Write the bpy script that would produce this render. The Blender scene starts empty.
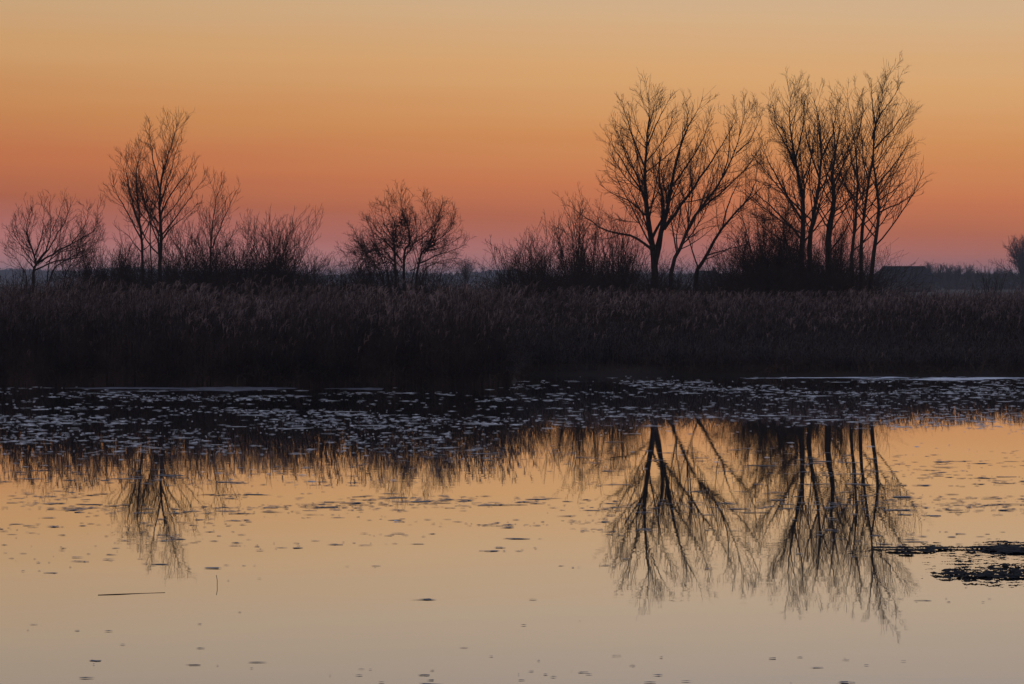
import bpy, math
import numpy as np
from mathutils import Matrix

S = bpy.context.scene
COL = S.collection
rng = np.random.default_rng(7)

# ------------------------------------------------------------------ camera
F = 2418.0                      # focal length in picture pixels (85 mm on a 36 mm sensor)
CAM_H = 2.6
PITCH = math.atan(63.0 / F)     # the horizon lies 63 px above the centre
cam_d = bpy.data.cameras.new('camera'); cam = bpy.data.objects.new('camera', cam_d)
COL.objects.link(cam); S.camera = cam
cam_d.lens = 85.0; cam_d.sensor_width = 36.0
cam_d.clip_start = 0.1; cam_d.clip_end = 12000.0
cam.location = (0, 0, CAM_H)
cam.rotation_euler = (math.pi / 2 - PITCH, 0, 0)

def at(px, py, Y):
    """world point seen at pixel px,py at the distance Y"""
    u = (px - 512.0) / F; v = (342.0 - py) / F
    c, s = math.cos(PITCH), math.sin(PITCH)
    dx, dy, dz = u, c + v * s, -s + v * c
    k = Y / dy
    return np.array([dx * k, Y, CAM_H + dz * k])

# ------------------------------------------------------------------ sky after sunset
def lin(c):
    return tuple((x / 255 / 12.92) if x / 255 <= 0.04045 else ((x / 255 + 0.055) / 1.055) ** 2.4 for x in c)
W = bpy.data.worlds.new('World'); S.world = W; W.use_nodes = True
nt = W.node_tree; nt.nodes.clear(); N = nt.nodes.new; LK = nt.links.new
out = N('ShaderNodeOutputWorld'); bg = N('ShaderNodeBackground'); bg.inputs[1].default_value = 1.0
tc = N('ShaderNodeTexCoord'); sep = N('ShaderNodeSeparateXYZ'); LK(tc.outputs['Generated'], sep.inputs[0])
cl = N('ShaderNodeClamp'); cl.inputs[1].default_value = -0.35; cl.inputs[2].default_value = 0.35
LK(sep.outputs[0], cl.inputs[0])
tilt = N('ShaderNodeMath'); tilt.operation = 'MULTIPLY_ADD'; tilt.inputs[1].default_value = 0.040
LK(cl.outputs[0], tilt.inputs[0]); LK(sep.outputs[2], tilt.inputs[2])
sc = N('ShaderNodeMapRange'); sc.inputs[1].default_value = -0.01; sc.inputs[2].default_value = 0.27
LK(tilt.outputs[0], sc.inputs[0])
# a little unevenness of thin cloud, stretched along the horizon
mp = N('ShaderNodeMapping'); mp.inputs['Scale'].default_value = (3, 3, 60); LK(tc.outputs['Generated'], mp.inputs[0])
nz = N('ShaderNodeTexNoise'); nz.inputs['Scale'].default_value = 1.6; nz.inputs['Detail'].default_value = 3; LK(mp.outputs[0], nz.inputs[0])
nm = N('ShaderNodeMath'); nm.operation = 'MULTIPLY_ADD'; nm.inputs[1].default_value = 0.045; nm.inputs[2].default_value = -0.0225
LK(nz.outputs[0], nm.inputs[0])
ad = N('ShaderNodeMath'); ad.operation = 'ADD'; LK(sc.outputs[0], ad.inputs[0]); LK(nm.outputs[0], ad.inputs[1])
rp = N('ShaderNodeValToRGB'); LK(ad.outputs[0], rp.inputs[0])
SKY = [  # picture row -> sRGB
    (285, (200, 134, 130)), (257, (196, 122, 113)), (243, (187, 110, 95)), (218, (187, 105, 72)),
    (180, (206, 122, 75)), (130, (213, 145, 87)), (70, (219, 167, 112)), (10, (214, 176, 134)),
    (-55, (203, 178, 150)), (-113, (191, 172, 153)), (-330, (140, 145, 165))]
e = rp.color_ramp.elements
while len(e) > 1: e.remove(e[0])
for i, (y, c) in enumerate(SKY):
    z = math.sin(math.atan((279 - y) / F)); p = (z + 0.01) / 0.28
    el = e[0] if i == 0 else e.new(p)
    el.position = max(0, min(1, p)); el.color = (*lin(c), 1)
# brighter towards where the sun went down
gl = N('ShaderNodeMapRange'); gl.inputs[1].default_value = -0.3; gl.inputs[2].default_value = 0.12
gl.inputs[3].default_value = 0.88; gl.inputs[4].default_value = 1.02; gl.interpolation_type = 'SMOOTHSTEP'
LK(sep.outputs[0], gl.inputs[0])
mu = N('ShaderNodeVectorMath'); mu.operation = 'SCALE'; LK(rp.outputs[0], mu.inputs[0]); LK(gl.outputs[0], mu.inputs['Scale'])
# the upper sky: Nishita with the sun just under the horizon
ns = N('ShaderNodeTexSky'); ns.sky_type = 'NISHITA'; ns.sun_disc = False
ns.sun_elevation = math.radians(-2.0); ns.sun_rotation = math.radians(8.0)
up = N('ShaderNodeVectorMath'); up.operation = 'SCALE'; LK(ns.outputs[0], up.inputs[0]); up.inputs['Scale'].default_value = 2.9
mixf = N('ShaderNodeMapRange'); mixf.inputs[1].default_value = 0.19; mixf.inputs[2].default_value = 0.42
LK(sep.outputs[2], mixf.inputs[0])
# the afterglow is only on one side of the sky
bk = N('ShaderNodeMapRange'); bk.inputs[1].default_value = 0.75; bk.inputs[2].default_value = -0.1
LK(sep.outputs[1], bk.inputs[0])
mx = N('ShaderNodeMath'); mx.operation = 'MAXIMUM'; LK(mixf.outputs[0], mx.inputs[0]); LK(bk.outputs[0], mx.inputs[1])
mix = N('ShaderNodeMix'); mix.data_type = 'RGBA'
tint = N('ShaderNodeVectorMath'); tint.operation = 'MULTIPLY'; tint.inputs[1].default_value = (1.0, 0.96, 1.04); LK(up.outputs[0], tint.inputs[0])
LK(mx.outputs[0], mix.inputs[0]); LK(mu.outputs[0], mix.inputs[6]); LK(tint.outputs[0], mix.inputs[7])
LK(mix.outputs[2], bg.inputs[0]); LK(bg.outputs[0], out.inputs[0])

S.view_settings.view_transform = 'Standard'; S.view_settings.look = 'None'
S.view_settings.exposure = 0.0; S.view_settings.gamma = 1.0

# ------------------------------------------------------------------ materials
def mat(name, c1, c2=None, scale=5.0, rough=0.9, detail=4, spec=0.2, stretch=(1, 1, 1)):
    m = bpy.data.materials.new(name); m.use_nodes = True
    t = m.node_tree; b = t.nodes['Principled BSDF']
    b.inputs['Roughness'].default_value = rough; b.inputs['Specular IOR Level'].default_value = spec
    if c2 is None: b.inputs['Base Color'].default_value = (*c1, 1)
    else:
        g = t.nodes.new('ShaderNodeNewGeometry'); mpn = t.nodes.new('ShaderNodeMapping')
        mpn.inputs['Scale'].default_value = stretch
        n = t.nodes.new('ShaderNodeTexNoise'); n.inputs['Scale'].default_value = scale; n.inputs['Detail'].default_value = detail
        r = t.nodes.new('ShaderNodeValToRGB'); r.color_ramp.elements[0].color = (*c1, 1); r.color_ramp.elements[1].color = (*c2, 1)
        r.color_ramp.elements[0].position = 0.35; r.color_ramp.elements[1].position = 0.65
        t.links.new(g.outputs['Position'], mpn.inputs[0]); t.links.new(mpn.outputs[0], n.inputs[0])
        t.links.new(n.outputs[0], r.inputs[0]); t.links.new(r.outputs[0], b.inputs['Base Color'])
    return m
M_BARK = mat('bark', (0.018, 0.013, 0.010), (0.040, 0.029, 0.022), 9, 0.95, stretch=(1, 1, .3))
M_TWIG = mat('twigs', (0.024, 0.016, 0.012), (0.045, 0.030, 0.022), 2, 0.9)
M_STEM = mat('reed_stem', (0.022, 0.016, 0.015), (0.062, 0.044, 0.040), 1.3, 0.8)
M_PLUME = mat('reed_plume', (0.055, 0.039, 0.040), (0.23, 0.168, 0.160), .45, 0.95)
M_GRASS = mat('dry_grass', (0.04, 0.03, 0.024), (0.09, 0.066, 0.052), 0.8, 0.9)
M_GROUND = mat('field_soil', (0.018, 0.014, 0.011), (0.045, 0.034, 0.026), 0.25, 0.95)
M_ICE = mat('thin_ice', (0.12, 0.12, 0.12), (0.82, 0.82, 0.83), 5.0, 0.55)
M_ICE3 = mat('old_ice', (0.07, 0.07, 0.085), (0.17, 0.17, 0.20), 3, 0.6)
M_SCRAP = mat('leaf_scraps', (0.05, 0.05, 0.055), (0.22, 0.22, 0.24), 1.5, 0.7)
M_ICE2 = mat('shore_ice', (0.35, 0.38, 0.44), (0.75, 0.78, 0.84), 4, 0.5, stretch=(.5, 1, 1))
M_MUD = mat('wet_weed', (0.006, 0.007, 0.008), (0.018, 0.019, 0.022), 14, 0.85, spec=.1)
M_ROOF = mat('roof_tiles', (0.012, 0.011, 0.012), (0.020, 0.018, 0.018), 0.6, 0.95, spec=.02)
M_WALL = mat('barn_wall', (0.035, 0.03, 0.028), (0.06, 0.05, 0.045), 1.0, 0.9)
M_GLASS = mat('window_glass', (0.02, 0.025, 0.03), rough=0.15, spec=0.5)
M_PAINT = mat('painted_wood', (0.06, 0.06, 0.055), (0.09, 0.085, 0.08), 3, 0.6)

mw = bpy.data.materials.new('water'); mw.use_nodes = True
t = mw.node_tree; t.nodes.clear()
o_ = t.nodes.new('ShaderNodeOutputMaterial'); gs = t.nodes.new('ShaderNodeBsdfGlossy'); df = t.nodes.new('ShaderNodeBsdfDiffuse')
gs.inputs['Roughness'].default_value = 0.012; gs.inputs['Color'].default_value = (0.97, 0.97, 0.98, 1)
df.inputs['Color'].default_value = (0.02, 0.022, 0.02, 1)
lw = t.nodes.new('ShaderNodeLayerWeight'); lw.inputs['Blend'].default_value = 0.5
mr = t.nodes.new('ShaderNodeMapRange'); mr.inputs[1].default_value = 0.70; mr.inputs[2].default_value = 1.0
mr.inputs[3].default_value = 0.55; mr.inputs[4].default_value = 1.0
t.links.new(lw.outputs['Facing'], mr.inputs[0])
ms = t.nodes.new('ShaderNodeMixShader'); t.links.new(mr.outputs[0], ms.inputs[0])
t.links.new(df.outputs[0], ms.inputs[1]); t.links.new(gs.outputs[0], ms.inputs[2]); t.links.new(ms.outputs[0], o_.inputs[0])
g = t.nodes.new('ShaderNodeNewGeometry')
mp1 = t.nodes.new('ShaderNodeMapping'); mp1.inputs['Scale'].default_value = (2.2, 4.0, 1); t.links.new(g.outputs['Position'], mp1.inputs[0])
n1 = t.nodes.new('ShaderNodeTexNoise'); n1.inputs['Scale'].default_value = 1.0; n1.inputs['Detail'].default_value = 2; t.links.new(mp1.outputs[0], n1.inputs[0])
mp2 = t.nodes.new('ShaderNodeMapping'); mp2.inputs['Scale'].default_value = (0.12, 0.2, 1); t.links.new(g.outputs['Position'], mp2.inputs[0])
n2 = t.nodes.new('ShaderNodeTexNoise'); n2.inputs['Scale'].default_value = 1.0; t.links.new(mp2.outputs[0], n2.inputs[0])
m2 = t.nodes.new('ShaderNodeMapRange'); m2.inputs[1].default_value = 0.4; m2.inputs[2].default_value = 0.7; m2.inputs[3].default_value = 0.25; t.links.new(n2.outputs[0], m2.inputs[0])
bm_ = t.nodes.new('ShaderNodeBump'); bm_.inputs['Distance'].default_value = 0.0006
t.links.new(n1.outputs[0], bm_.inputs['Height']); t.links.new(m2.outputs[0], bm_.inputs['Strength'])
t.links.new(bm_.outputs[0], gs.inputs['Normal'])

# ------------------------------------------------------------------ mesh helpers
class MB:
    def __init__(s): s.v = []; s.q = []; s.tri = []; s.n = 0; s.mq = []; s.mt = []
    def quads(s, v, q, mi=0):
        s.v.append(v.reshape(-1, 3)); s.q.append(q.reshape(-1, 4) + s.n); s.mq.append(np.full(q.size // 4, mi)); s.n += v.size // 3
    def tris(s, v, f, mi=0):
        s.v.append(v.reshape(-1, 3)); s.tri.append(f.reshape(-1, 3) + s.n); s.mt.append(np.full(f.size // 3, mi)); s.n += v.size // 3
    def build(s, name, mats, parent=None, smooth=False):
        me = bpy.data.meshes.new(name)
        v = np.concatenate(s.v) if s.v else np.zeros((0, 3))
        q = np.concatenate(s.q) if s.q else np.zeros((0, 4), int)
        f = np.concatenate(s.tri) if s.tri else np.zeros((0, 3), int)
        mi = np.concatenate(s.mq + s.mt) if (s.mq or s.mt) else np.zeros(0, int)
        me.vertices.add(len(v)); me.vertices.foreach_set('co', v.astype(np.float32).ravel())
        me.loops.add(q.size + f.size); me.loops.foreach_set('vertex_index', np.concatenate([q.ravel(), f.ravel()]).astype(np.int32))
        me.polygons.add(len(q) + len(f))
        st = np.concatenate([np.arange(len(q)) * 4, q.size + np.arange(len(f)) * 3])
        me.polygons.foreach_set('loop_start', st.astype(np.int32))
        me.polygons.foreach_set('material_index', mi.astype(np.int32))
        if smooth: me.polygons.foreach_set('use_smooth', np.ones(len(q) + len(f), bool))
        me.update(calc_edges=True); me.validate()
        for m in (mats if isinstance(mats, (list, tuple)) else [mats]): me.materials.append(m)
        o = bpy.data.objects.new(name, me); COL.objects.link(o)
        if parent is not None:
            o.parent = parent
            o.matrix_parent_inverse = Matrix.Translation(-parent.location)
        return o

def tag(o, label=None, cat=None, group=None, kind=None):
    if label: o['label'] = label
    if cat: o['category'] = cat
    if group: o['group'] = group
    if kind: o['kind'] = kind
    return o
def empty(name, p):
    o = bpy.data.objects.new(name, None); COL.objects.link(o); o.location = tuple(float(x) for x in p); o.empty_display_size = 0.3
    return o
def nrm(a): return a / np.maximum(np.linalg.norm(a, axis=-1, keepdims=True), 1e-9)

def tubes(mb, P, R, sides=4, mi=0):
    """P (N,m,3) centre lines, R (N,m) radii"""
    if len(P) == 0: return
    n, m, _ = P.shape
    T = np.gradient(P, axis=1); T = nrm(T)
    mean = nrm(P[:, -1] - P[:, 0])
    ref = np.where(np.abs(mean[:, 2:3]) > 0.8, np.array([[1., 0, 0]]), np.array([[0, 0, 1.]]))
    A = nrm(np.cross(T, ref[:, None, :])); B = np.cross(T, A)
    an = np.arange(sides) * 2 * np.pi / sides
    V = P[:, :, None, :] + R[:, :, None, None] * (A[:, :, None, :] * np.cos(an)[None, None, :, None] + B[:, :, None, :] * np.sin(an)[None, None, :, None])
    i = np.arange(n)[:, None, None] * m * sides; j = np.arange(m - 1)[None, :, None] * sides; k = np.arange(sides)[None, None, :]; k2 = (k + 1) % sides
    q = np.stack([i + j + k, i + j + k2, i + j + sides + k2, i + j + sides + k], -1)
    mb.quads(V, q, mi)
def ribbons(mb, P, Wd, side, mi=0):
    """flat strips: P (N,m,3), Wd (N,m) half widths, side (N,3)"""
    n, m, _ = P.shape
    V = np.stack([P - side[:, None] * Wd[..., None], P + side[:, None] * Wd[..., None]], 2)
    i = np.arange(n)[:, None] * m * 2; j = np.arange(m - 1)[None, :] * 2
    mb.quads(V, np.stack([i + j, i + j + 1, i + j + 3, i + j + 2], -1), mi)

def grow(P0, D0, L, seg, up=0.1, wob=0.12, droop=0.0):
    n = len(P0); P = np.zeros((n, seg + 1, 3)); P[:, 0] = P0; D = nrm(D0)
    drift = rng.normal(0, wob * 0.5, (n, 3))
    for s in range(seg):
        D = nrm(D + np.array([0, 0, up - droop * s]) + drift + rng.normal(0, wob, (n, 3)))
        P[:, s + 1] = P[:, s] + D * (L / seg)[:, None]
    return P
def spawn(P, R, per_m, t0, t1, ang, lk, lmin, lmax=9., tf=0.75, rk=0.6, rmin=0.004, fall=0.0):
    """children along the branches P: start, direction, length, radius"""
    n, m, _ = P.shape
    L = np.linalg.norm(np.diff(P, axis=1), axis=2).sum(1)
    cnt = rng.poisson(np.maximum(L * (t1 - t0) * per_m, 0.01))
    idx = np.repeat(np.arange(n), cnt); k = len(idx)
    pos_in = np.arange(k) - np.repeat(np.cumsum(cnt) - cnt, cnt)
    tt = t0 + (t1 - t0) * (pos_in + rng.random(k)) / np.maximum(cnt[idx], 1)
    x = tt * (m - 1); i = np.minimum(x.astype(int), m - 2); f = (x - i)[:, None]
    a, b = P[idx, i], P[idx, i + 1]; pos = a * (1 - f) + b * f; T = nrm(b - a)
    r = R[idx, i] * (1 - f[:, 0]) + R[idx, i + 1] * f[:, 0]
    perp = nrm(np.cross(T, rng.normal(0, 1, (k, 3))))
    an = np.radians(rng.normal(ang, ang * 0.22, k))[:, None]
    D = T * np.cos(an) + perp * np.sin(an)
    ln = np.clip(lk * L[idx] * (1 - tf * tt) * rng.uniform(0.55, 1.25, k), lmin, lmax)
    return pos, D, ln, np.maximum(np.minimum(r * rk, 0.012 * ln + 0.003), rmin)
def taper(r0, m, end=0.25, mn=0.003):
    s = np.linspace(1, end, m)[None, :]
    return np.maximum(r0[:, None] * s, mn)
def spline(pts, m):
    pts = np.array(pts); n = len(pts); out = []
    for x in np.linspace(0, n - 1.0001, m):
        i = int(x); f = x - i
        p0, p1, p2, p3 = pts[max(i - 1, 0)], pts[i], pts[min(i + 1, n - 1)], pts[min(i + 2, n - 1)]
        out.append(0.5 * (2 * p1 + (p2 - p0) * f + (2 * p0 - 5 * p1 + 4 * p2 - p3) * f * f + (3 * p1 - p0 - 3 * p2 + p3) * f ** 3))
    return np.array(out)

# ------------------------------------------------------------------ ground, water
def fbm(x, y, seed, oct=4):
    r = np.random.default_rng(seed); v = 0; a = 1.0; f = 1.0
    for _ in range(oct):
        for _k in range(3):
            th = r.uniform(0, 6.28); ph = r.uniform(0, 6.28)
            v = v + a * np.sin((x * np.cos(th) + y * np.sin(th)) * f * r.uniform(.8, 1.25) + ph) / 3
        a *= 0.55; f *= 2.1
    return v
def wnoise(x, y, cell, seed):
    """value noise"""
    x = np.asarray(x) / cell; y = np.asarray(y) / cell
    xi = np.floor(x).astype(int); yi = np.floor(y).astype(int); fx = x - xi; fy = y - yi
    fx = fx * fx * (3 - 2 * fx); fy = fy * fy * (3 - 2 * fy)
    def h(a, b):
        n = (a * 374761393 + b * 668265263 + seed * 1442695041) & 0xffffffff
        n = ((n ^ (n >> 13)) * 1274126177) & 0xffffffff
        return ((n ^ (n >> 16)) & 0xffff) / 65535.
    return (h(xi, yi) * (1 - fx) + h(xi + 1, yi) * fx) * (1 - fy) + (h(xi, yi + 1) * (1 - fx) + h(xi + 1, yi + 1) * fx) * fy
def shore(x):
    """distance of the far water's edge: the left bed stands nearer than the right one"""
    x = np.asarray(x, float)
    s = 1 / (1 + np.exp(-(x - 0.12) / 0.10))
    left = 59.2 + 0.25 * np.sin(x * .31) + 0.012 * np.clip(-x - 12, 0, 99) ** 2
    right = 65.0 + 0.5 * np.sin(x * .2 + 1) + 0.004 * np.clip(x - 6, 0, 99) ** 2
    return left * (1 - s) + right * s
xs = np.unique(np.concatenate([np.linspace(-60, 60, 241), np.geomspace(60, 5000, 40), -np.geomspace(60, 5000, 40)]))
ys = np.unique(np.concatenate([np.linspace(-30, 130, 321), np.geomspace(130, 5500, 50), -np.geomspace(30, 3000, 30)]))
X, Y = np.meshgrid(xs, ys)
d1 = Y - shore(X); d2 = 7.0 - Y
d3 = np.abs(X) - 75
land = np.maximum(np.maximum(d1, d2), d3)
Z = np.clip(land * 0.35, -0.7, 0.22) + np.where(Y < 7, np.clip((7 - Y) * 0.22, 0, 0.8), 0)
Z = Z + 0.04 * fbm(X * .7, Y * .7, 3) * np.clip(land, 0, 1)
ny, nx = X.shape; i = np.arange(ny - 1)[:, None] * nx; j = np.arange(nx - 1)[None]
mb = MB(); mb.quads(np.stack([X, Y, Z], -1), np.stack([i + j, i + j + 1, i + j + nx + 1, i + j + nx], -1))
tag(mb.build('ground', M_GROUND, smooth=True), kind='structure')
mb = MB(); mb.quads(np.array([[-78., 4, 0], [78, 4, 0], [78, 90, 0], [-78, 90, 0]]), np.array([[0, 1, 2, 3]]))
tag(mb.build('water', mw), kind='structure')

# ------------------------------------------------------------------ reeds
def reed_mesh(x, y, z0, H, wid=0.0065, leaves=3, plume=1.0, lean=0.10):
    n = len(x); mb = MB(); az = rng.uniform(0, 2 * np.pi, n)
    ln = np.abs(rng.normal(0, lean, n)) * H * (.5 + 2.0 * wnoise(x, y, 1.5, 61) ** 2)
    ldir = np.stack([np.cos(az) + 0.35, np.sin(az) * .7, np.zeros(n)], 1)
    tt = np.linspace(0, 1, 4)
    P = np.stack([x, y, z0], 1)[:, None] + ldir[:, None] * (ln[:, None] * tt[None] ** 2)[..., None]
    P[:, :, 2] += H[:, None] * tt[None]
    tubes(mb, P, np.linspace(1, .55, 4)[None] * np.full((n, 1), wid), 3, 0)
    for k in range(leaves):
        f = rng.uniform(0.25, 0.92, n); xi = f * 3; i = np.minimum(xi.astype(int), 2); fr = (xi - i)[:, None]
        b = P[np.arange(n), i] * (1 - fr) + P[np.arange(n), i + 1] * fr
        a2 = rng.uniform(0, 2 * np.pi, n); L = rng.uniform(0.18, 0.42, n)
        hd = np.stack([np.cos(a2) + .4, np.sin(a2), np.zeros(n)], 1)
        Q = np.stack([b, b + hd * (L * .35)[:, None] + np.array([0, 0, 1]) * (L * .55)[:, None], b + hd * (L * .8)[:, None] + np.array([0, 0, 1]) * (L * rng.uniform(0.1, .8, n))[:, None]], 1)
        sd = nrm(np.cross(hd, [0, 0, 1.]) + rng.normal(0, .4, (n, 3)))
        ribbons(mb, Q, np.array([[.006, .0075, .001]]) * np.ones((n, 1)), sd, 0)
    m = rng.random(n) < plume * np.clip((H - .7) / 1.1, 0.03, 1) ** 1.5; top = P[m, -1]; k = m.sum()
    for q in range(4):
        a2 = rng.normal(0.3, 1.2, k); L = rng.uniform(.12, .26, k)
        hd = np.stack([np.cos(a2), np.sin(a2), np.zeros(k)], 1)
        st = top - np.array([0, 0, 1]) * rng.uniform(0, .1, k)[:, None]
        Q = np.stack([st, st + hd * (L * .22)[:, None] + np.array([0, 0, 1]) * (L * .55)[:, None], st + hd * (L * .62)[:, None] + np.array([0, 0, 1]) * (L * .72)[:, None]], 1)
        sd = nrm(np.cross(hd, [0, 0, 1.]) + rng.normal(0, .6, (k, 3)))
        ribbons(mb, Q, np.array([[.003, .0095, .002]]) * rng.uniform(.7, 1.4, (k, 1)), sd, 1)
    return mb
def scatter(n, x0, x1, dmin, dmax, pw=1.0, cell=1.6, seed=5, keep=0.35):
    x = rng.uniform(x0, x1, n); y = shore(x) + dmin + (dmax - dmin) * rng.random(n) ** pw
    k = wnoise(x, y, cell, seed) + 0.5 * wnoise(x, y, cell / 3, seed + 1)
    return x[k > keep], y[k > keep]
def hvar(x, y, seed): return 0.78 + 0.18 * wnoise(x, y, 3.4, seed) + 0.10 * wnoise(x, y, 1.1, seed + 5) + 0.10 * wnoise(x, y, .4, seed + 3)

# left bed: tall straight from the water
x, y = scatter(34000, -23, 0.45, -0.1, 14, 1.9, keep=.34)
ok = ~((x > -.6) & (y > 66.5)); x, y = x[ok], y[ok]
H = 2.38 * hvar(x, y, 11) * (.16 + .86 * rng.random(len(x)) ** 2.3)
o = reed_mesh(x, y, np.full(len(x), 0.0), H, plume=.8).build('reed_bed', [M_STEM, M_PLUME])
tag(o, 'tall dark reed bed on the left half, standing straight out of the water', 'reeds', kind='stuff')
# right bed: low grass at the edge, reeds further back
x, y = scatter(40000, 0.1, 23, 0, 19, 1.15, keep=.30)
d = y - shore(x)
edge = np.clip(1.15 - x * .12, 0.0, 1.0)           # reeds reach the water close to the corner
H = (0.5 + 0.42 * edge + np.clip(d / 13, 0, 1) * (1.5 - .42 * edge)) * hvar(x, y, 17) * (.3 + .75 * rng.random(len(x)) ** 1.5)
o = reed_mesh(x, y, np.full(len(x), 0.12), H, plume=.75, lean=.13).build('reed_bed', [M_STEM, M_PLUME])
tag(o, 'brown reeds and sedge on the right half, low at the edge and rising behind', 'reeds', kind='stuff')
# reeds further back up to the trees
x = rng.uniform(-30, 30, 30000); y = rng.uniform(72, 112, 30000)
k = (wnoise(x, y, 2.5, 31) > .3) & (y > shore(x) + 13) & ((y > 80) | (rng.random(len(y)) < .5)); x, y = x[k], y[k]
H = 1.74 * hvar(x, y, 19) * rng.uniform(.72, 1.05, len(x))
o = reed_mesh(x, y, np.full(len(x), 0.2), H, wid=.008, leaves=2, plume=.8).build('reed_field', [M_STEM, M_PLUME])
tag(o, 'pale feathery reed tops stretching back around the feet of the trees', 'reeds', kind='stuff')
# matted litter at the foot of the beds
n = 36000
x = rng.uniform(-23, 23, n); y = shore(x) + rng.uniform(-.1, 9, n)
P = grow(np.stack([x, y, np.full(n, .05)], 1), np.stack([rng.normal(0, .6, n), rng.normal(-.2, .6, n), np.ones(n)], 1), rng.uniform(.4, 1.1, n), 4, 0, .15, .28)
mb = MB(); ribbons(mb, P, np.array([[.006, .006, .005, .004, .001]]) * np.ones((n, 1)), nrm(rng.normal(0, 1, (n, 3))))
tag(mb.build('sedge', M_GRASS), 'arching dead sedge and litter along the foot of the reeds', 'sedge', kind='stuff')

# ------------------------------------------------------------------ trees
def make_tree(name, D, limbs, label, cat='tree', group=None, dens=1.0, twl=1.0, depth=1.0, up=0.10, base=None,
              l1=(3.3, .46, 46), l2=(6.5, .46, 42), l3=(9.0, .55, 38), tw_r=.0043, clumps=None):
    """limbs: (pixel points, radius at start in m, start depth offset, end depth offset)"""
    m = 15; P0 = []; R0 = []
    b0 = at(*limbs[0][0][0], D); b0[2] = 0.15
    for pts, r, da, db in limbs:
        n = len(pts); w = []
        for q, (px, py) in enumerate(pts):
            w.append(at(px, 279 - (279 - py) * (.94 if py < 279 else 1), D + (da + (db - da) * q / (n - 1)) * depth))
        w = np.array(w)
        if pts[0][1] > 272: w[0, 2] = 0.12
        p = spline(w, m)
        p[1:] += np.cumsum(rng.normal(0, .012, (m - 1, 3)), 0) + rng.normal(0, .012, (m - 1, 3))
        P0.append(p); R0.append(np.maximum(r * .9 * (np.linspace(1, 0, m) ** 1.1) * .95, .008))
    P0 = np.array(P0); R0 = np.array(R0)
    root = empty(name, b0)
    tr = MB(); tubes(tr, P0, R0, 7)
    cr = MB()
    dens = dens * 1.15
    s = spawn(P0, R0, l1[0] * dens, .22, .99, l1[2], l1[1], .35, 3.4, .82, .5, .007)
    P1 = grow(s[0], s[1], s[2], 8, up, .048); R1 = taper(s[3] * .85, 9, .3, .0045); tubes(cr, P1, R1, 4)
    s = spawn(P1, R1, l2[0] * dens, .28, 1, l2[2], l2[1], .28, 1.5, .6, .6, .0045)
    P2 = grow(s[0], s[1], s[2], 5, up * .9, .055); R2 = taper(s[3], 6, .4, .0038); tubes(cr, P2, R2, 3)
    s = spawn(P2, R2, l3[0] * dens, .22, 1, l3[2], l3[1], .16, .75, .5, .8, tw_r)
    P3 = grow(s[0], s[1], s[2] * twl, 3, up, .055); R3 = taper(s[3], 4, .5, tw_r * .7); tubes(cr, P3, R3, 3)
    # twigs straight off the limbs' thin ends
    s = spawn(P0, R0, 6 * dens, .45, 1, 38, .12, .3, .9, .3, .5, .005)
    P4 = grow(s[0], s[1], s[2], 4, up, .06); tubes(cr, P4, taper(s[3], 5, .4, .004), 3)
    if clumps:
        for (px, py, rad, cnt) in clumps:
            c = at(px, py, D)
            p = c + rng.normal(0, rad, (cnt, 3)); d = rng.normal(0, 1, (cnt, 3))
            tubes(cr, grow(p, d, rng.uniform(.1, .3, cnt), 3, .05, .25), np.full((cnt, 4), .010), 3)
    tr.build('trunk', M_BARK, root, True); cr.build('crown', M_TWIG, root)
    tag(root, label, cat, group)
    return root
def limbs_len(P): return np.linalg.norm(np.diff(P, axis=1), axis=2).sum(1)

GR_R = 'tall bare trees on the right'; GR_S = 'bare shrubs along the bank'
# the big spreading tree
make_tree('bare_tree', 95, [
    ([(654, 300), (654, 268), (650, 235), (646, 195), (645, 150), (647, 112), (646, 80)], .20, 0, .3),
    ([(654, 268), (661, 232), (669, 195), (677, 152), (689, 115), (703, 86)], .15, 0, -.8),
    ([(663, 222), (662, 190), (659, 165), (663, 138), (672, 104)], .07, -.3, .8),
    ([(664, 226), (684, 195), (706, 162), (724, 132), (738, 104)], .09, -.3, 1.2),
    ([(652, 248), (634, 234), (604, 226), (582, 212), (566, 200)], .075, 0, -1.2),
    ([(648, 214), (632, 196), (612, 186), (598, 176)], .055, 0, 1.),
    ([(646, 190), (630, 165), (616, 140), (606, 122)], .055, 0, -1.),
    ([(646, 160), (634, 130), (626, 104), (622, 88)], .05, 0, .9),
    ([(646, 140), (656, 116), (666, 94), (674, 82)], .04, 0, -1.),
    ([(678, 150), (682, 125), (686, 104), (684, 88)], .04, -.5, 1),
    ([(672, 180), (694, 150), (708, 122), (714, 98)], .05, -.4, -1.6),
    ([(650, 234), (640, 205), (624, 176), (606, 158)], .045, 0, -2.2),
], 'largest bare spreading tree, its trunk forking low into two main limbs', group=GR_R, dens=1.05)
make_tree('bare_tree', 94, [
    ([(668, 298), (671, 272), (680, 246), (694, 213), (716, 182), (733, 150), (742, 118), (746, 98)], .115, 0, .6),
    ([(696, 210), (722, 186), (748, 160), (762, 138)], .05, .2, -1.),
    ([(718, 180), (728, 150), (730, 124), (726, 104)], .045, .3, 1.4),
    ([(736, 145), (750, 130), (758, 112), (762, 104)], .035, .5, -.4),
    ([(682, 242), (702, 226), (724, 220)], .03, 0, -.6),
], 'slim bare tree leaning right, its stem rising just right of the biggest trunk', group=GR_R, dens=1.0)
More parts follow.
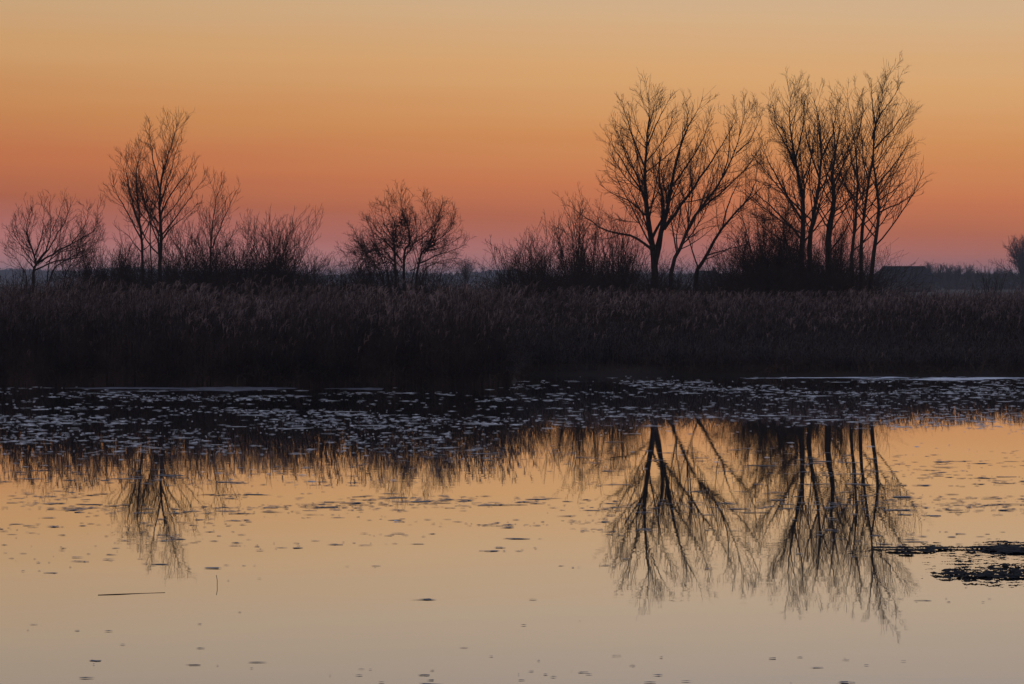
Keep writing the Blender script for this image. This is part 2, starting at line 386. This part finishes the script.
make_tree('bare_tree', 96, [
    ([(695, 298), (696, 278), (706, 254), (722, 226), (740, 202), (757, 186), (768, 168)], .125, 0, -.4),
    ([(722, 226), (728, 200), (738, 176), (744, 160)], .045, 0, 1.),
    ([(740, 204), (752, 188), (758, 164), (757, 148)], .04, 0, -1.),
    ([(706, 254), (728, 246), (748, 240), (762, 228)], .04, 0, 1.),
], 'low bare tree with a crooked stem leaning far right over the small house', group=GR_R, dens=.9)
# the dense group
make_tree('bare_tree', 96, [
    ([(799, 300), (800, 255), (802, 200), (796, 158), (789, 112), (790, 82)], .17, 0, .5),
    ([(801, 215), (782, 178), (768, 150), (762, 128)], .06, 0, -1.2),
    ([(800, 235), (776, 206), (760, 190), (748, 176)], .06, 0, 1.2),
    ([(797, 160), (784, 134), (775, 110), (772, 92)], .05, .2, 1.),
    ([(795, 150), (802, 122), (804, 100), (802, 86)], .05, .2, -1.),
    ([(800, 250), (780, 236), (762, 220), (752, 204)], .05, 0, -1.6),
], 'tall bare tree at the left of the dense group, branches fanning left', group=GR_R, dens=1.05)
make_tree('bare_tree', 94.5, [
    ([(812, 300), (809, 250), (814, 210), (821, 160), (820, 115), (813, 84)], .15, 0, -.5),
    ([(819, 170), (808, 140), (804, 112), (806, 92)], .05, 0, .9),
    ([(821, 150), (832, 126), (836, 104), (838, 90)], .05, 0, -.9),
    ([(813, 220), (796, 196), (786, 176)], .045, 0, 1.4),
], 'tall bare tree in the middle of the dense group, a straight dark stem', group=GR_R, dens=.78)
make_tree('bare_tree', 95.5, [
    ([(832, 300), (828, 240), (834, 200), (832, 165), (835, 138), (828, 94)], .19, 0, .4),
    ([(833, 190), (842, 160), (848, 138), (845, 118)], .05, 0, -1.),
    ([(830, 230), (816, 200), (810, 180)], .05, 0, 1.2),
    ([(834, 150), (840, 124), (838, 100)], .04, .2, .9),
    ([(829, 252), (846, 226), (852, 204), (850, 184)], .045, 0, -1.2),
], 'bare tree with the thickest dark trunk, at the right of the dense group', group=GR_R, dens=.78)
make_tree('bare_tree', 91.5, [
    ([(856, 302), (853, 262), (857, 212), (860, 170), (856, 120), (850, 84)], .105, 0, .3),
    ([(859, 180), (850, 150), (846, 124), (844, 100)], .045, 0, .9),
    ([(857, 130), (862, 104), (860, 84)], .035, 0, -.9),
], 'leftmost of the three slender trees standing apart beside the barn', group=GR_R, dens=.66)
make_tree('bare_tree', 92.5, [
    ([(862, 302), (861, 250), (864, 200), (871, 156), (872, 118), (868, 74)], .11, 0, -.4),
    ([(868, 172), (862, 140), (860, 112)], .04, 0, .8),
    ([(872, 130), (880, 100), (884, 76)], .045, 0, -.9),
], 'middle of the three slender trees standing apart beside the barn', group=GR_R, dens=.66)
make_tree('bare_tree', 91, [
    ([(867, 304), (872, 268), (878, 226), (877, 186), (873, 150), (878, 100), (888, 62)], .12, 0, .4),
    ([(879, 208), (897, 199), (913, 188), (928, 174)], .04, 0, -.8),
    ([(877, 180), (892, 160), (904, 142), (914, 128)], .045, 0, 1.),
    ([(875, 140), (890, 122), (902, 106), (910, 92)], .045, 0, -1.),
    ([(877, 112), (888, 92), (900, 72)], .04, .2, .8),
    ([(876, 120), (872, 92), (870, 64)], .04, .2, -.7),
    ([(878, 196), (898, 182), (912, 164)], .035, 0, .3),
], 'rightmost and tallest of the three slender trees, one long low branch reaching right', group=GR_R, dens=.85)

# left trees
make_tree('bare_tree', 94, [
    ([(34, 300), (33, 276), (36, 262), (30, 240), (27, 222), (32, 204)], .09, 0, .4),
    ([(34, 268), (48, 246), (52, 222), (50, 198)], .055, 0, -.6),
    ([(35, 264), (56, 250), (78, 238), (96, 226), (98, 200)], .05, 0, .8),
    ([(34, 270), (58, 258), (84, 252), (98, 240)], .045, 0, -.8),
    ([(38, 262), (54, 238), (66, 216), (72, 200)], .045, 0, .6),
    ([(33, 266), (22, 254), (12, 248)], .03, 0, -.4),
    ([(31, 246), (20, 236), (16, 222)], .025, 0, .5),
    ([(44, 300), (50, 276), (66, 258), (88, 246), (100, 232)], .05, .4, 1.2),
    ([(30, 300), (26, 278), (18, 262), (10, 252)], .04, .3, .9),
    ([(46, 299), (48, 272), (60, 240), (62, 214)], .045, -.4, -1.0),
    ([(60, 300), (64, 280), (76, 256), (84, 228)], .04, .6, 1.0),
    ([(52, 228), (60, 208), (64, 196)], .025, -.4, .4),
    ([(70, 243), (84, 222), (88, 206)], .03, .3, -.4),
    ([(34, 256), (42, 234), (44, 212), (40, 198)], .035, 0, -.9),
    ([(46, 262), (68, 246), (84, 242), (92, 234)], .03, 0, .9),
], 'small bare tree at the far left, its branches swept to the right', dens=1.15, l1=(3.4, .42, 42))
make_tree('bare_tree', 95, [
    ([(160, 300), (160, 268), (161, 226), (160, 180), (168, 145), (178, 114)], .12, 0, .3),
    ([(161, 210), (172, 186), (186, 166), (192, 150)], .045, 0, -.8),
    ([(161, 190), (156, 160), (152, 136), (150, 120)], .045, 0, .8),
    ([(162, 232), (180, 206), (194, 186), (205, 172)], .04, 0, .8),
    ([(160, 200), (168, 170), (174, 148), (182, 128)], .04, 0, -.7),
    ([(161, 240), (172, 224), (186, 212), (198, 200)], .035, 0, -1.),
], 'tallest bare tree of the left side, a straight trunk with upswept branches', dens=1.05, up=.13)
make_tree('bare_tree', 93.5, [
    ([(145, 300), (142, 252), (138, 210), (136, 170), (142, 138)], .085, 0, .4),
    ([(141, 236), (126, 206), (116, 186), (112, 174)], .04, 0, -.8),
    ([(139, 220), (130, 190), (124, 160), (128, 146)], .04, 0, .8),
    ([(152, 300), (151, 250), (149, 210), (148, 180)], .05, .3, .6),
    ([(141, 250), (128, 232), (116, 222)], .03, 0, .8),
], 'second tallest bare tree on the left, just left of the tallest trunk', dens=.9, up=.13)
make_tree('bare_tree', 96, [
    ([(213, 300), (211, 258), (212, 226), (216, 198), (222, 178)], .06, 0, .3),
    ([(212, 246), (222, 222), (232, 200), (238, 186)], .035, 0, -.6),
    ([(212, 252), (204, 228), (200, 206)], .03, 0, .6),
    ([(212, 262), (226, 244), (236, 226)], .03, 0, .6),
], 'young bare tree right of the tallest left tree, airy forked top', dens=.85, up=.12)
make_tree('bare_tree', 95, [
    ([(398, 300), (396, 272), (394, 246), (396, 222), (388, 200)], .09, 0, .3),
    ([(405, 298), (404, 262), (410, 236), (402, 208), (401, 192)], .08, .2, -.5),
    ([(412, 298), (418, 262), (428, 246), (436, 228), (424, 198)], .07, 0, .5),
    ([(418, 264), (436, 254), (452, 250), (464, 244)], .04, 0, -.6),
    ([(424, 252), (440, 236), (450, 226), (450, 212)], .035, 0, .6),
    ([(396, 262), (380, 246), (366, 240)], .035, 0, .7),
    ([(394, 250), (380, 228), (370, 216)], .035, 0, -.7),
    ([(398, 280), (376, 264), (356, 262), (348, 264)], .035, 0, .5),
    ([(430, 240), (436, 220), (440, 206)], .03, 0, -.5),
    ([(396, 240), (384, 220), (380, 204)], .035, 0, .9),
    ([(390, 299), (384, 278), (370, 262), (356, 254)], .05, .2, 1.0),
    ([(394, 299), (388, 272), (378, 248), (374, 228)], .05, -.2, -1.0),
    ([(414, 299), (424, 276), (440, 262), (456, 258)], .045, .2, 1.0),
    ([(401, 299), (398, 276), (386, 262), (366, 270), (352, 276)], .035, -.4, -1.2),
    ([(408, 299), (412, 274), (422, 256), (420, 236)], .04, .3, 1.1),
    ([(402, 262), (386, 240), (372, 228), (366, 218)], .04, 0, -.9),
    ([(405, 256), (416, 234), (414, 212)], .035, 0, .9),
    ([(398, 276), (384, 258), (364, 250), (354, 246)], .04, 0, -.6),
    ([(410, 270), (430, 262), (446, 262)], .03, 0, .8),
], 'gnarled bushy bare tree alone in the middle, with a broken open right side',
    dens=1.25, up=.06, l3=(7., .5, 50), clumps=[(404, 222, .12, 110), (429, 246, .13, 140), (397, 242, .16, 90), (384, 250, .3, 160), (372, 258, .3, 160), (410, 240, .22, 90), (392, 228, .2, 70)])

# shrubs: fans of stems
def shrub(px0, px1, top, D, n, label, base_w=.35, seed=0, r=.022, name='bare_shrub', dens=1.0, up=.07, flare=.5, twigs=True):
    n = int(n * (2.3 if px1 < 330 else 1.9)); dens = dens * 1.3
    cx = (px0 + px1) / 2; w = (px1 - px0) / F * D; h = (279 - top) / F * D + CAM_H - .15
    b = at(cx, 279, D); b[2] = .15
    root = empty(name, b)
    tt = np.linspace(-1, 1, n) + rng.normal(0, .15, n); ty = rng.uniform(-1, 1, n)
    P0 = np.stack([b[0] + tt * w * .5 * base_w, D + ty * w * .3, np.full(n, .12)], 1)
    tipx = b[0] + tt * w * .5; hh = h * (1 - .28 * np.abs(tt) ** 1.7) * rng.uniform(.62, 1.05, n)
    D0 = np.stack([(tipx - P0[:, 0]) * flare * 2, ty * w * .35, hh], 1)
    L = np.linalg.norm(D0, axis=1)
    P = grow(P0, D0, L * 1.0, 10, .03, .05); R = taper(rng.uniform(.6, 1.2, n) * r, 11, .2, .006)
    st = MB(); tubes(st, P, R, 5)
    tw = MB()
    s = spawn(P, R, 4.0 * dens, .18, 1, 34, .36, .3, 1.5, .6, .6, .006)
    P1 = grow(s[0], s[1], s[2], 5, up, .1); R1 = taper(s[3], 6, .35, .005); tubes(tw, P1, R1, 3)
    if twigs:
        s = spawn(P1, R1, 5.0 * dens, .15, 1, 34, .4, .15, .6, .5, .8, .0045)
        tubes(tw, grow(s[0], s[1], s[2], 3, up, .12), taper(s[3], 4, .5, .004), 3)
    st.build('stems', M_BARK, root, True); tw.build('twigs', M_TWIG, root)
    tag(root, label, 'shrub', GR_S)
    return root
shrub(84, 128, 226, 97, 16, 'bare shrub filling the gap between the far-left tree and the tall left trees')
shrub(108, 150, 236, 92, 16, 'low bare shrub directly left of the tallest left trunk')
shrub(160, 205, 222, 98, 18, 'bare shrub at the foot of the tallest left tree, on its right')
shrub(190, 232, 216, 92, 18, 'thick bare shrub below the young forked tree on the left')
shrub(228, 262, 218, 95, 16, 'upright bare shrub right of the young forked tree, pointed shoots')
shrub(246, 302, 216, 93, 30, 'dense rounded bare shrub of upright shoots, last tall one before the gap', dens=1.1)
shrub(292, 326, 248, 96, 9, 'thin low shrub of a few shoots beside the dense rounded shrub', dens=.7)
shrub(322, 352, 256, 94, 9, 'thin low shrub just left of the gnarled middle tree', dens=.7)
shrub(342, 400, 244, 92, 26, 'tangled low shrub under the left side of the gnarled middle tree')
shrub(402, 450, 256, 92, 20, 'low tangled shrub under the right side of the gnarled middle tree')
shrub(496, 530, 236, 96, 18, 'spiky bare shrub at the right edge of the open gap', flare=.6)
shrub(518, 560, 228, 93, 24, 'dense dark bare shrub left of the arching willow scrub', dens=1.1)
shrub(556, 610, 200, 97, 20, 'tall airy willow scrub under the long left branch of the largest tree', r=.03)
shrub(590, 642, 206, 93, 20, 'tall willow scrub immediately left of the largest trunk', r=.03)
shrub(560, 600, 246, 91, 14, 'low twiggy shrub in front of the tall airy willow scrub')
shrub(640, 690, 258, 98, 14, 'low shrub behind the largest trunk', dens=.8)
shrub(716, 760, 240, 98, 16, 'bare shrub in the gap right of the small house', dens=.9)
shrub(736, 800, 204, 93, 34, 'big tangled thicket at the left foot of the dense group', r=.03, dens=1.4, up=.03)
shrub(772, 836, 226, 92, 34, 'dark thicket between the trunks of the dense group', r=.03, dens=1.1, up=.03)
shrub(812, 856, 214, 97, 22, 'dark thicket behind the thickest trunk of the dense group', r=.028)
shrub(840, 880, 258, 94, 8, 'sparse low shrub around the feet of the three slender trees', dens=.6)
shrub(972, 1012, 262, 120, 12, 'small bare shrub near the right edge before the far trees', dens=.8)
shrub(52, 92, 246, 91, 10, 'low tangled shrub under the swept branches of the far-left tree', dens=.8)
shrub(1, 30, 258, 99, 10, 'low bare shrub at the left edge of the view', dens=.8)

# brushwood: low tangled mass round the tree feet
def brush(segs, n, label):
    mb = MB()
    for (a, b, D0, D1, hh, k) in segs:
        px = rng.uniform(a, b, k); D = rng.uniform(D0, D1, k)
        x = (px - 512) / F * D
        P = grow(np.stack([x, D, np.full(k, .15)], 1), np.stack([rng.normal(0, .45, k), rng.normal(0, .45, k), np.ones(k)], 1), rng.uniform(.5, 1.1, k) * hh, 6, -.02, .16)
        R = taper(np.full(k, .010), 7, .3, .004); tubes(mb, P, R, 3)
        s = spawn(P, R, 4, .2, 1, 45, .4, .2, .7, .4, .6, .0045)
        tubes(mb, grow(s[0], s[1], s[2], 3, .03, .16), taper(s[3], 4, .5, .004), 3)
    return tag(mb.build('brushwood', M_TWIG), label, 'brushwood', kind='stuff')
brush([(-20, 90, 88, 94, 2.5, 1300), (85, 312, 89, 100, 3.4, 2600), (312, 345, 88, 95, 2.7, 420), (345, 452, 88, 98, 3.1, 900), (452, 500, 88, 94, 2.35, 600)], 0, 'low dark tangle of brushwood around the left trees')
brush([(496, 688, 86, 99, 3.2, 2300), (688, 727, 88, 99, 2.3, 350), (727, 872, 88, 99, 3.7, 2100), (530, 700, 70, 82, 1.7, 1100), (872, 1030, 95, 115, 1.7, 500)], 0, 'low dark tangle of brushwood around the right trees')
# leaning fallen branch
mb = MB(); P = spline(np.array([at(688, 282, 86), at(672, 296, 84), at(655, 304, 82)]), 9)[None]
tubes(mb, P, taper(np.array([.035]), 9, .4), 5)
s = spawn(P, taper(np.array([.035]), 9, .4), 4, .2, 1, 35, .4, .3, 1.)
tubes(mb, grow(s[0], s[1], s[2], 4, 0, .1), taper(s[3], 5, .4), 3)
tag(mb.build('fallen_branch', M_BARK), 'dark broken branch leaning into the reeds below the small house', 'branch')

# ------------------------------------------------------------------ far things
def far_tree(px, top, wpx, D, label, group, n1=16, cat='tree', low=.2, rr=.03):
    w = wpx / F * D / 2; h = (279 - top) / F * D + CAM_H
    b = at(px, 279, D); b[2] = .15
    root = empty('far_tree', b)
    P = np.array([[[b[0], D, .1 + (h * .55) * k / 5] for k in range(6)]]); P[0, :, 0] += np.cumsum(rng.normal(0, .06, 6))
    R = taper(np.array([.022 * h + .05]), 6, .35); tr = MB(); tubes(tr, P, R, 6)
    cr = MB(); a = rng.uniform(0, 6.28, n1); el = rng.uniform(.15, 1.45, n1)
    st = P[0][np.clip((rng.uniform(low, 1, n1) * 5).astype(int), 1, 5)]
    tip = np.stack([b[0] + w * np.cos(a) * np.cos(el), D + w * np.sin(a) * np.cos(el), h * .42 + h * .5 * np.sin(el)], 1)
    d = tip - st; L = np.linalg.norm(d, axis=1)
    P1 = grow(st, d, L, 6, .03, .07); R1 = taper(np.full(n1, rr * 1.6), 7, .3, .012); tubes(cr, P1, R1, 4)
    s = spawn(P1, R1, 3.2, .2, 1, 38, .4, .5, 2.2, .5, .7, .014); P2 = grow(s[0], s[1], s[2], 4, .05, .1); R2 = taper(s[3], 5, .5, .012); tubes(cr, P2, R2, 3)
    s = spawn(P2, R2, 3.2, .2, 1, 38, .45, .4, 1.1, .5, .8, .012); tubes(cr, grow(s[0], s[1], s[2], 2, .05, .1), taper(s[3], 3, .6, .016), 3)
    tr.build('trunk', M_BARK, root, True); cr.build('crown', M_TWIG, root)
    return tag(root, label, cat, group)
far_tree(465, 255, 26, 480, 'small round-headed tree far off in the open gap right of the middle tree', 'distant trees', 26)
far_tree(1022, 234, 52, 420, 'large round bare tree cut by the right edge of the view', 'distant trees', 50, low=.1, rr=.04)
far_tree(1052, 250, 46, 430, 'round bare tree just beyond the large one at the right edge', 'distant trees', 36, low=.1, rr=.04)
spec = [(929, 261, 8, 'slender tree standing directly right of the barn'),
        (940, 262, 13, 'second distant tree right of the barn, dense round head'),
        (949, 263, 12, 'distant dark tree left of the gap in the row, third from the barn'),
        (957, 262, 9, 'narrow distant tree in the middle of the row right of the barn'),
        (968, 262, 11, 'distant tree with a raised pointed head, just past the middle of the row'),
        (977, 267, 12, 'lower distant tree right of the raised pointed head'),
        (987, 270, 13, 'lowest distant tree of the row right of the barn'),
        (998, 266, 15, 'distant tree touching the large round tree at the right edge')]
for (px, tp, w, lb) in spec: far_tree(px, tp, w, 520 + rng.uniform(-20, 20), lb, 'row of distant trees right of the barn', 34, low=.05, rr=.05)

def box(mb, x0, x1, y0, y1, z0, z1, mi=0):
    v = np.array([[x, y, z] for z in (z0, z1) for y in (y0, y1) for x in (x0, x1)], float)
    q = np.array([[0, 1, 3, 2], [4, 6, 7, 5], [0, 4, 5, 1], [2, 3, 7, 6], [0, 2, 6, 4], [1, 5, 7, 3]])[:, ::-1]
    mb.quads(v, q, mi)
def prism_roof(mb, x0, x1, y0, y1, ze, zr, rx0, rx1, hipz0=None, over=.4, mi=0):
    """hipped roof with the ridge from rx0 to rx1"""
    x0 -= over; x1 += over; y0 -= over; y1 += over; ym = (y0 + y1) / 2
    v = np.array([[x0, y0, ze], [x1, y0, ze], [x1, y1, ze], [x0, y1, ze], [rx0, ym, zr], [rx1, ym, zr]])
    mb.quads(v, np.array([[0, 1, 5, 4], [2, 3, 4, 5]]), mi)
    mb.tris(v, np.array([[0, 4, 3], [1, 2, 5]]), mi)
    mb.quads(v[:4], np.array([[3, 2, 1, 0]]), mi)
# barn
D = 450; bx0, bx1 = (872 - 512) / F * D, (934 - 512) / F * D; s = D / F
root = empty('barn', ((bx0 + bx1) / 2, D, .1))
mb = MB(); box(mb, bx0 + .5, bx1 - .5, D - 4, D + 4, 0, 2.1); mb.build('wall', M_WALL, root)
mb = MB(); prism_roof(mb, bx0, bx1, D - 4.2, D + 4.2, 2.05, CAM_H + 12.2 * s, bx0 + 11 * s, bx1 - 9 * s); rf = mb.build('roof', M_ROOF, root)
mb = MB(); tubes(mb, np.array([[[bx0 + 11 * s, D, CAM_H + 12.3 * s], [bx1 - 9 * s, D, CAM_H + 12.3 * s]]]), np.full((1, 2), .14), 6); mb.build('ridge', M_ROOF, rf)
mb = MB(); box(mb, bx0 + 2, bx0 + 4.4, D - 4.07, D - 4.0, .1, 1.95); mb.build('door', M_PAINT, root)
for q in range(3):
    mb = MB(); box(mb, bx0 + 5.6 + q * 1.5, bx0 + 6.4 + q * 1.5, D - 4.06, D - 4.0, 1.0, 1.7); mb.build('window', M_GLASS, root)
tag(root, 'long low barn with a hipped roof, dim and blue behind the three slender trees', 'barn')
# small house
D = 430; s = D / F; hx0, hx1 = (694 - 512) * s, (722 - 512) * s
root = empty('house', ((hx0 + hx1) / 2, D, .1))
zr = CAM_H + 8.4 * s
mb = MB(); box(mb, hx0 + .3, hx1 - .3, D - 3, D + 3, 0, 2.4)
for xx in (hx0 + .3, hx1 - .3):
    mb.tris(np.array([[xx, D - 3, 2.4], [xx, D + 3, 2.4], [xx, D, zr - .12]]), np.array([[0, 1, 2]]))
mb.build('wall', M_WALL, root)
mb = MB(); prism_roof(mb, hx0, hx1, D - 3, D + 3, 2.3, zr, hx0 + .2, hx1 - 1.0, over=.3); rf = mb.build('roof', M_ROOF, root)
mb = MB(); box(mb, hx1 - 1.7, hx1 - 1.1, D - .3, D + .3, zr - .5, zr + .5); mb.build('chimney', M_WALL, rf)
for q in range(2):
    mb = MB(); box(mb, hx0 + .8 + q * 1.3, hx0 + 1.5 + q * 1.3, D - 3.06, D - 3.0, 1.0, 2.0); mb.build('window', M_GLASS, root)
mb = MB(); box(mb, hx0 + 3.5, hx0 + 4.3, D - 3.06, D - 3.0, .1, 2.1); mb.build('door', M_PAINT, root)
tag(root, 'small dark house with a chimney, low between the leaning stems', 'house')

# far wood along the horizon: reads as one mass
def far_wood(name, D, x0p, x1p, hfun, n, label, size=.9):
    mb = MB(); px = rng.uniform(x0p, x1p, n); x = (px - 512) / F * D; y = D + rng.uniform(-25, 25, n)
    h = hfun(px) * (0.8 + .35 * wnoise(x, y * .5, 14, 71) + .2 * wnoise(x, y, 5, 72))
    z = h * rng.random(n) ** .6
    c = np.stack([x, y, z], 1)
    a = rng.normal(0, 1, (n, 3)) * size; b_ = rng.normal(0, 1, (n, 3)) * size
    mb.tris(np.stack([c, c + a, c + b_], 1), np.arange(3 * n))
    return tag(mb.build(name, M_TWIG), label, 'wood', kind='stuff')
far_wood('far_wood', 1500, -120, 520, lambda p: 5.8 + 1.2 * np.sin(p * .013) + 1.0 * np.sin(p * .05 + 1), 42000, 'blue line of distant wood along the left horizon', 1.0)
far_wood('far_wood', 1400, 520, 1200, lambda p: 3.6 + .8 * np.sin(p * .021), 36000, 'blue line of distant wood along the right horizon', 1.0)
far_wood('hedge', 560, 934, 1120, lambda p: 3.3 + .6 * np.sin(p * .11), 26000, 'dense hedge under the distant trees right of the barn', .28)

# ------------------------------------------------------------------ floating flecks
def pads(mb, x, y, r, el, seedz=0.003, sides=9, dome=(.004, .02), rag=.28):
    n = len(x); an = np.arange(sides) * 2 * np.pi / sides
    rr = r[:, None] * (1 + rng.normal(0, rag, (n, sides))).clip(.25, 1.9)
    V = np.zeros((n, sides + 1, 3)); V[:, 0] = np.stack([x, y, seedz + rng.uniform(dome[0], dome[1], n)], 1)
    V[:, 1:, 0] = x[:, None] + rr * np.cos(an) * el[:, None]; V[:, 1:, 1] = y[:, None] + rr * np.sin(an); V[:, 1:, 2] = seedz
    V[:, :, 2] += rng.uniform(0, .003, n)[:, None]
    k = np.arange(sides); f = np.stack([np.zeros(sides, int), k + 1, (k + 1) % sides + 1], 1)
    mb.tris(V, np.arange(n)[:, None, None] * (sides + 1) + f[None])
def px_of(x, y): return 512 + F * x / y
def py_of(y): return 279 + F * CAM_H / y
n = 130000
x = rng.uniform(-20, 20, n); y = 13 + 52 * rng.random(n) ** .8
pyy = py_of(y); pxx = px_of(x, y)
cl_ = wnoise(x * .6, y * .7, 1.1, 41) * .5 + wnoise(x * .5, y * .6, 4.5, 42) * .5
lim = np.where(pxx < 500, 447, 424); zone = np.where(pyy < lim, 1., np.exp(-(pyy - lim) / 10.)) * np.clip((shore(x) - y - .8) / 4.0, 0, 1)
zone = zone * np.where((pxx > 560) & (pyy > 394) & (pyy < 414), .45, 1)
zone = zone + .5 * np.exp(-((pyy - 478) / 12) ** 2) * np.exp(-((pxx - 190) / 110) ** 2) + .25 * np.exp(-((pyy - 470) / 20) ** 2) * np.exp(-((pxx - 760) / 110) ** 2)
keep = (rng.random(n) < .30 * np.where(pxx > 520, .62, 1) * zone * np.clip((cl_ - .36) * 4.5, .06, 1.5)) & (y < shore(x) - .25)
fx_, fy_ = x[keep], y[keep]; k = len(fx_)
r = np.clip(rng.lognormal(-4.3, .65, k), .007, .11) * np.clip(fy_ / 45, .3, 1.2)
mb = MB(); pads(mb, fx_, fy_, r, rng.uniform(1.4, 3.6, k), dome=(.002, .009))
tag(mb.build('floating_flecks', M_ICE), 'countless pale flecks of thin ice and dead leaf crowding the dark water before the reeds', 'flecks', kind='stuff')
# sparse flat dark scraps on the open water, in loose drifts
n = 150000
x = rng.uniform(-14, 14, n); y = 14.5 + 28 * rng.random(n) ** 1.15
pyy = py_of(y); pxx = px_of(x, y)
dr = np.clip(wnoise(x * .9, y * 2.2, 1.0, 51) * .6 + wnoise(x * .4, y * 1.2, 2.4, 52) * .6 - .58, 0, 1) * 3
G_ = lambda cx, cy, sx, sy: np.exp(-((pxx - cx) / sx) ** 2 - ((pyy - cy) / sy) ** 2)
dr = dr * (.30 + 1.3 * G_(430, 545, 140, 26) + 1.0 * G_(590, 560, 70, 30) + .9 * G_(950, 512, 90, 9) + .8 * G_(300, 505, 130, 16) + 1.0 * G_(930, 598, 80, 18) + .6 * G_(120, 500, 90, 14))
keep = rng.random(n) < .5 * dr * np.clip((600 - pyy) / 80, .16, 1) * np.clip((pyy - 440) / 25, 0, 1)
x, y = x[keep], y[keep]; k = len(x)
r = np.clip(rng.lognormal(-3.75, .6, k), .006, .10) * np.clip(y / 32, .4, 1) ; r = np.minimum(r, .0028 * y)
mb = MB(); pads(mb, x, y, r * .65, rng.uniform(1.3, 3.4, k), dome=(.001, .004), rag=.4)
tag(mb.build('floating_scraps', M_SCRAP), 'loose drifts of small dark scraps of leaf scattered over the open water', 'scraps', kind='stuff')

def mat_patch(x0, x1, y0, y1, sx, sy, cellx, celly, seed, thr, mask, z=.006, amp=.02):
    xs = np.arange(x0, x1, sx); ys = np.arange(y0, y1, sy); X, Y = np.meshgrid(xs, ys)
    v = .42 * wnoise(X / cellx, Y / celly, 1, seed) + .38 * wnoise(X / cellx * 2.7, Y / celly * 2.7, 1, seed + 1) + .2 * wnoise(X / cellx * 7, Y / celly * 7, 1, seed + 2)
    v = v + mask(X, Y); Z = z + np.clip(v - thr, 0, .35) * amp * 3 + rng.uniform(0, amp * .25, X.shape)
    ny, nx = X.shape; I, J = np.nonzero((v[:-1, :-1] > thr) & (v[1:, 1:] > thr) | ((v[1:, :-1] > thr) & (v[:-1, 1:] > thr)))
    k = I * nx + J; used, inv = np.unique(np.stack([k, k + 1, k + nx + 1, k + nx], 1), return_inverse=True)
    mb = MB(); mb.quads(np.stack([X, Y, Z], -1).reshape(-1, 3)[used], inv.reshape(-1, 4)); return mb
def row(py): return F * CAM_H / (py - 279)
# dark weed islands at the right
def m1(X, Y):
    px = px_of(X, Y); py = py_of(Y); w = np.clip((px - 960) / 60, 0, 1); c = 551 + (px - 940) * -.008
    return -.15 + .22 * np.clip((px - 862) / 45, 0, 1) + .06 * w - np.abs(py - c) / (3.6 + 2.6 * w) * .20
def m2(X, Y):
    px = px_of(X, Y); py = py_of(Y)
    return -.34 + .36 * np.clip((px - 900) / 60, 0, 1) - np.abs(py - 574) / 8 * .13 - .03
tag(mat_patch(3.2, 8.5, row(568), row(540), .008, .018, .28, .13, 91, .42, m1).build('weed_mat', M_MUD), 'long dark ragged weed island reaching in from the right edge', 'weed mat', 'dark weed islands on the pond')
tag(mat_patch(3.2, 8.0, row(588), row(562), .008, .014, .17, .085, 95, .42, m2).build('weed_mat', M_MUD), 'smaller broken dark weed patches just below the long island', 'weed mat', 'dark weed islands on the pond')
# pale shore ice
def s1(X, Y):
    px = px_of(X, Y); return .35 * np.clip(1 - np.abs(px - 195) / 150, -1, .75) - np.abs(Y - (shore(X) - 1.7)) / 1.0 * .25 - .12
tag(mat_patch(-12, -3, 55.3, 59.2, .05, .05, 1.6, .7, 101, .42, s1, amp=.004).build('shore_ice', M_ICE3), 'dull streak of thin ice at the foot of the left reeds', 'ice', 'ice at the reed edge')
def s2(X, Y):
    px = px_of(X, Y); return .45 * np.clip(1 - np.abs(px - 930) / 165, -1, .6) - np.abs(Y - (shore(X) - 1.9)) / .8 * .25 - .20
tag(mat_patch(6, 17, 60.0, 66.5, .05, .05, 1.6, .6, 105, .40, s2, amp=.004).build('shore_ice', M_ICE2), 'bright streak of ice along the water edge at the right', 'ice', 'ice at the reed edge')
# stalk and stick in the water
p = at(217, 586, row(586)); mb = MB()
tubes(mb, np.array([[[p[0], p[1], -.1], [p[0] + .002, p[1], .04], [p[0] - .005, p[1], .085]]]), np.full((1, 3), .0026), 5)
tag(mb.build('reed_stalk', M_BARK), 'single thin broken stalk poking out of the open water at lower left', 'stalk')
a, b = at(98, 596, row(596)), at(165, 593.5, row(593.5)); a[2] = b[2] = .0; mb = MB()
tubes(mb, spline(np.array([a, (a * .7 + b * .3) + [0, -.004, .002], (a * .35 + b * .65) + [0, .006, 0], b]), 8)[None], taper(np.array([.0045]), 8, .5), 5)
tag(mb.build('floating_stick', M_BARK), 'long thin stick floating flat on the open water at lower left', 'stick')

# ------------------------------------------------------------------ haze
hz = bpy.data.materials.new('haze'); hz.use_nodes = True; t = hz.node_tree; t.nodes.clear()
o_ = t.nodes.new('ShaderNodeOutputMaterial'); pv = t.nodes.new('ShaderNodeVolumePrincipled')
pv.inputs['Density'].default_value = 0.00035; pv.inputs['Color'].default_value = (0.72, 0.80, 0.95, 1)
t.links.new(pv.outputs[0], o_.inputs['Volume'])
mb = MB(); box(mb, -5200, 5200, -3100, 5700, -2, 18)
tag(mb.build('haze', hz), 'thin evening haze over the flat land', 'haze', kind='stuff')
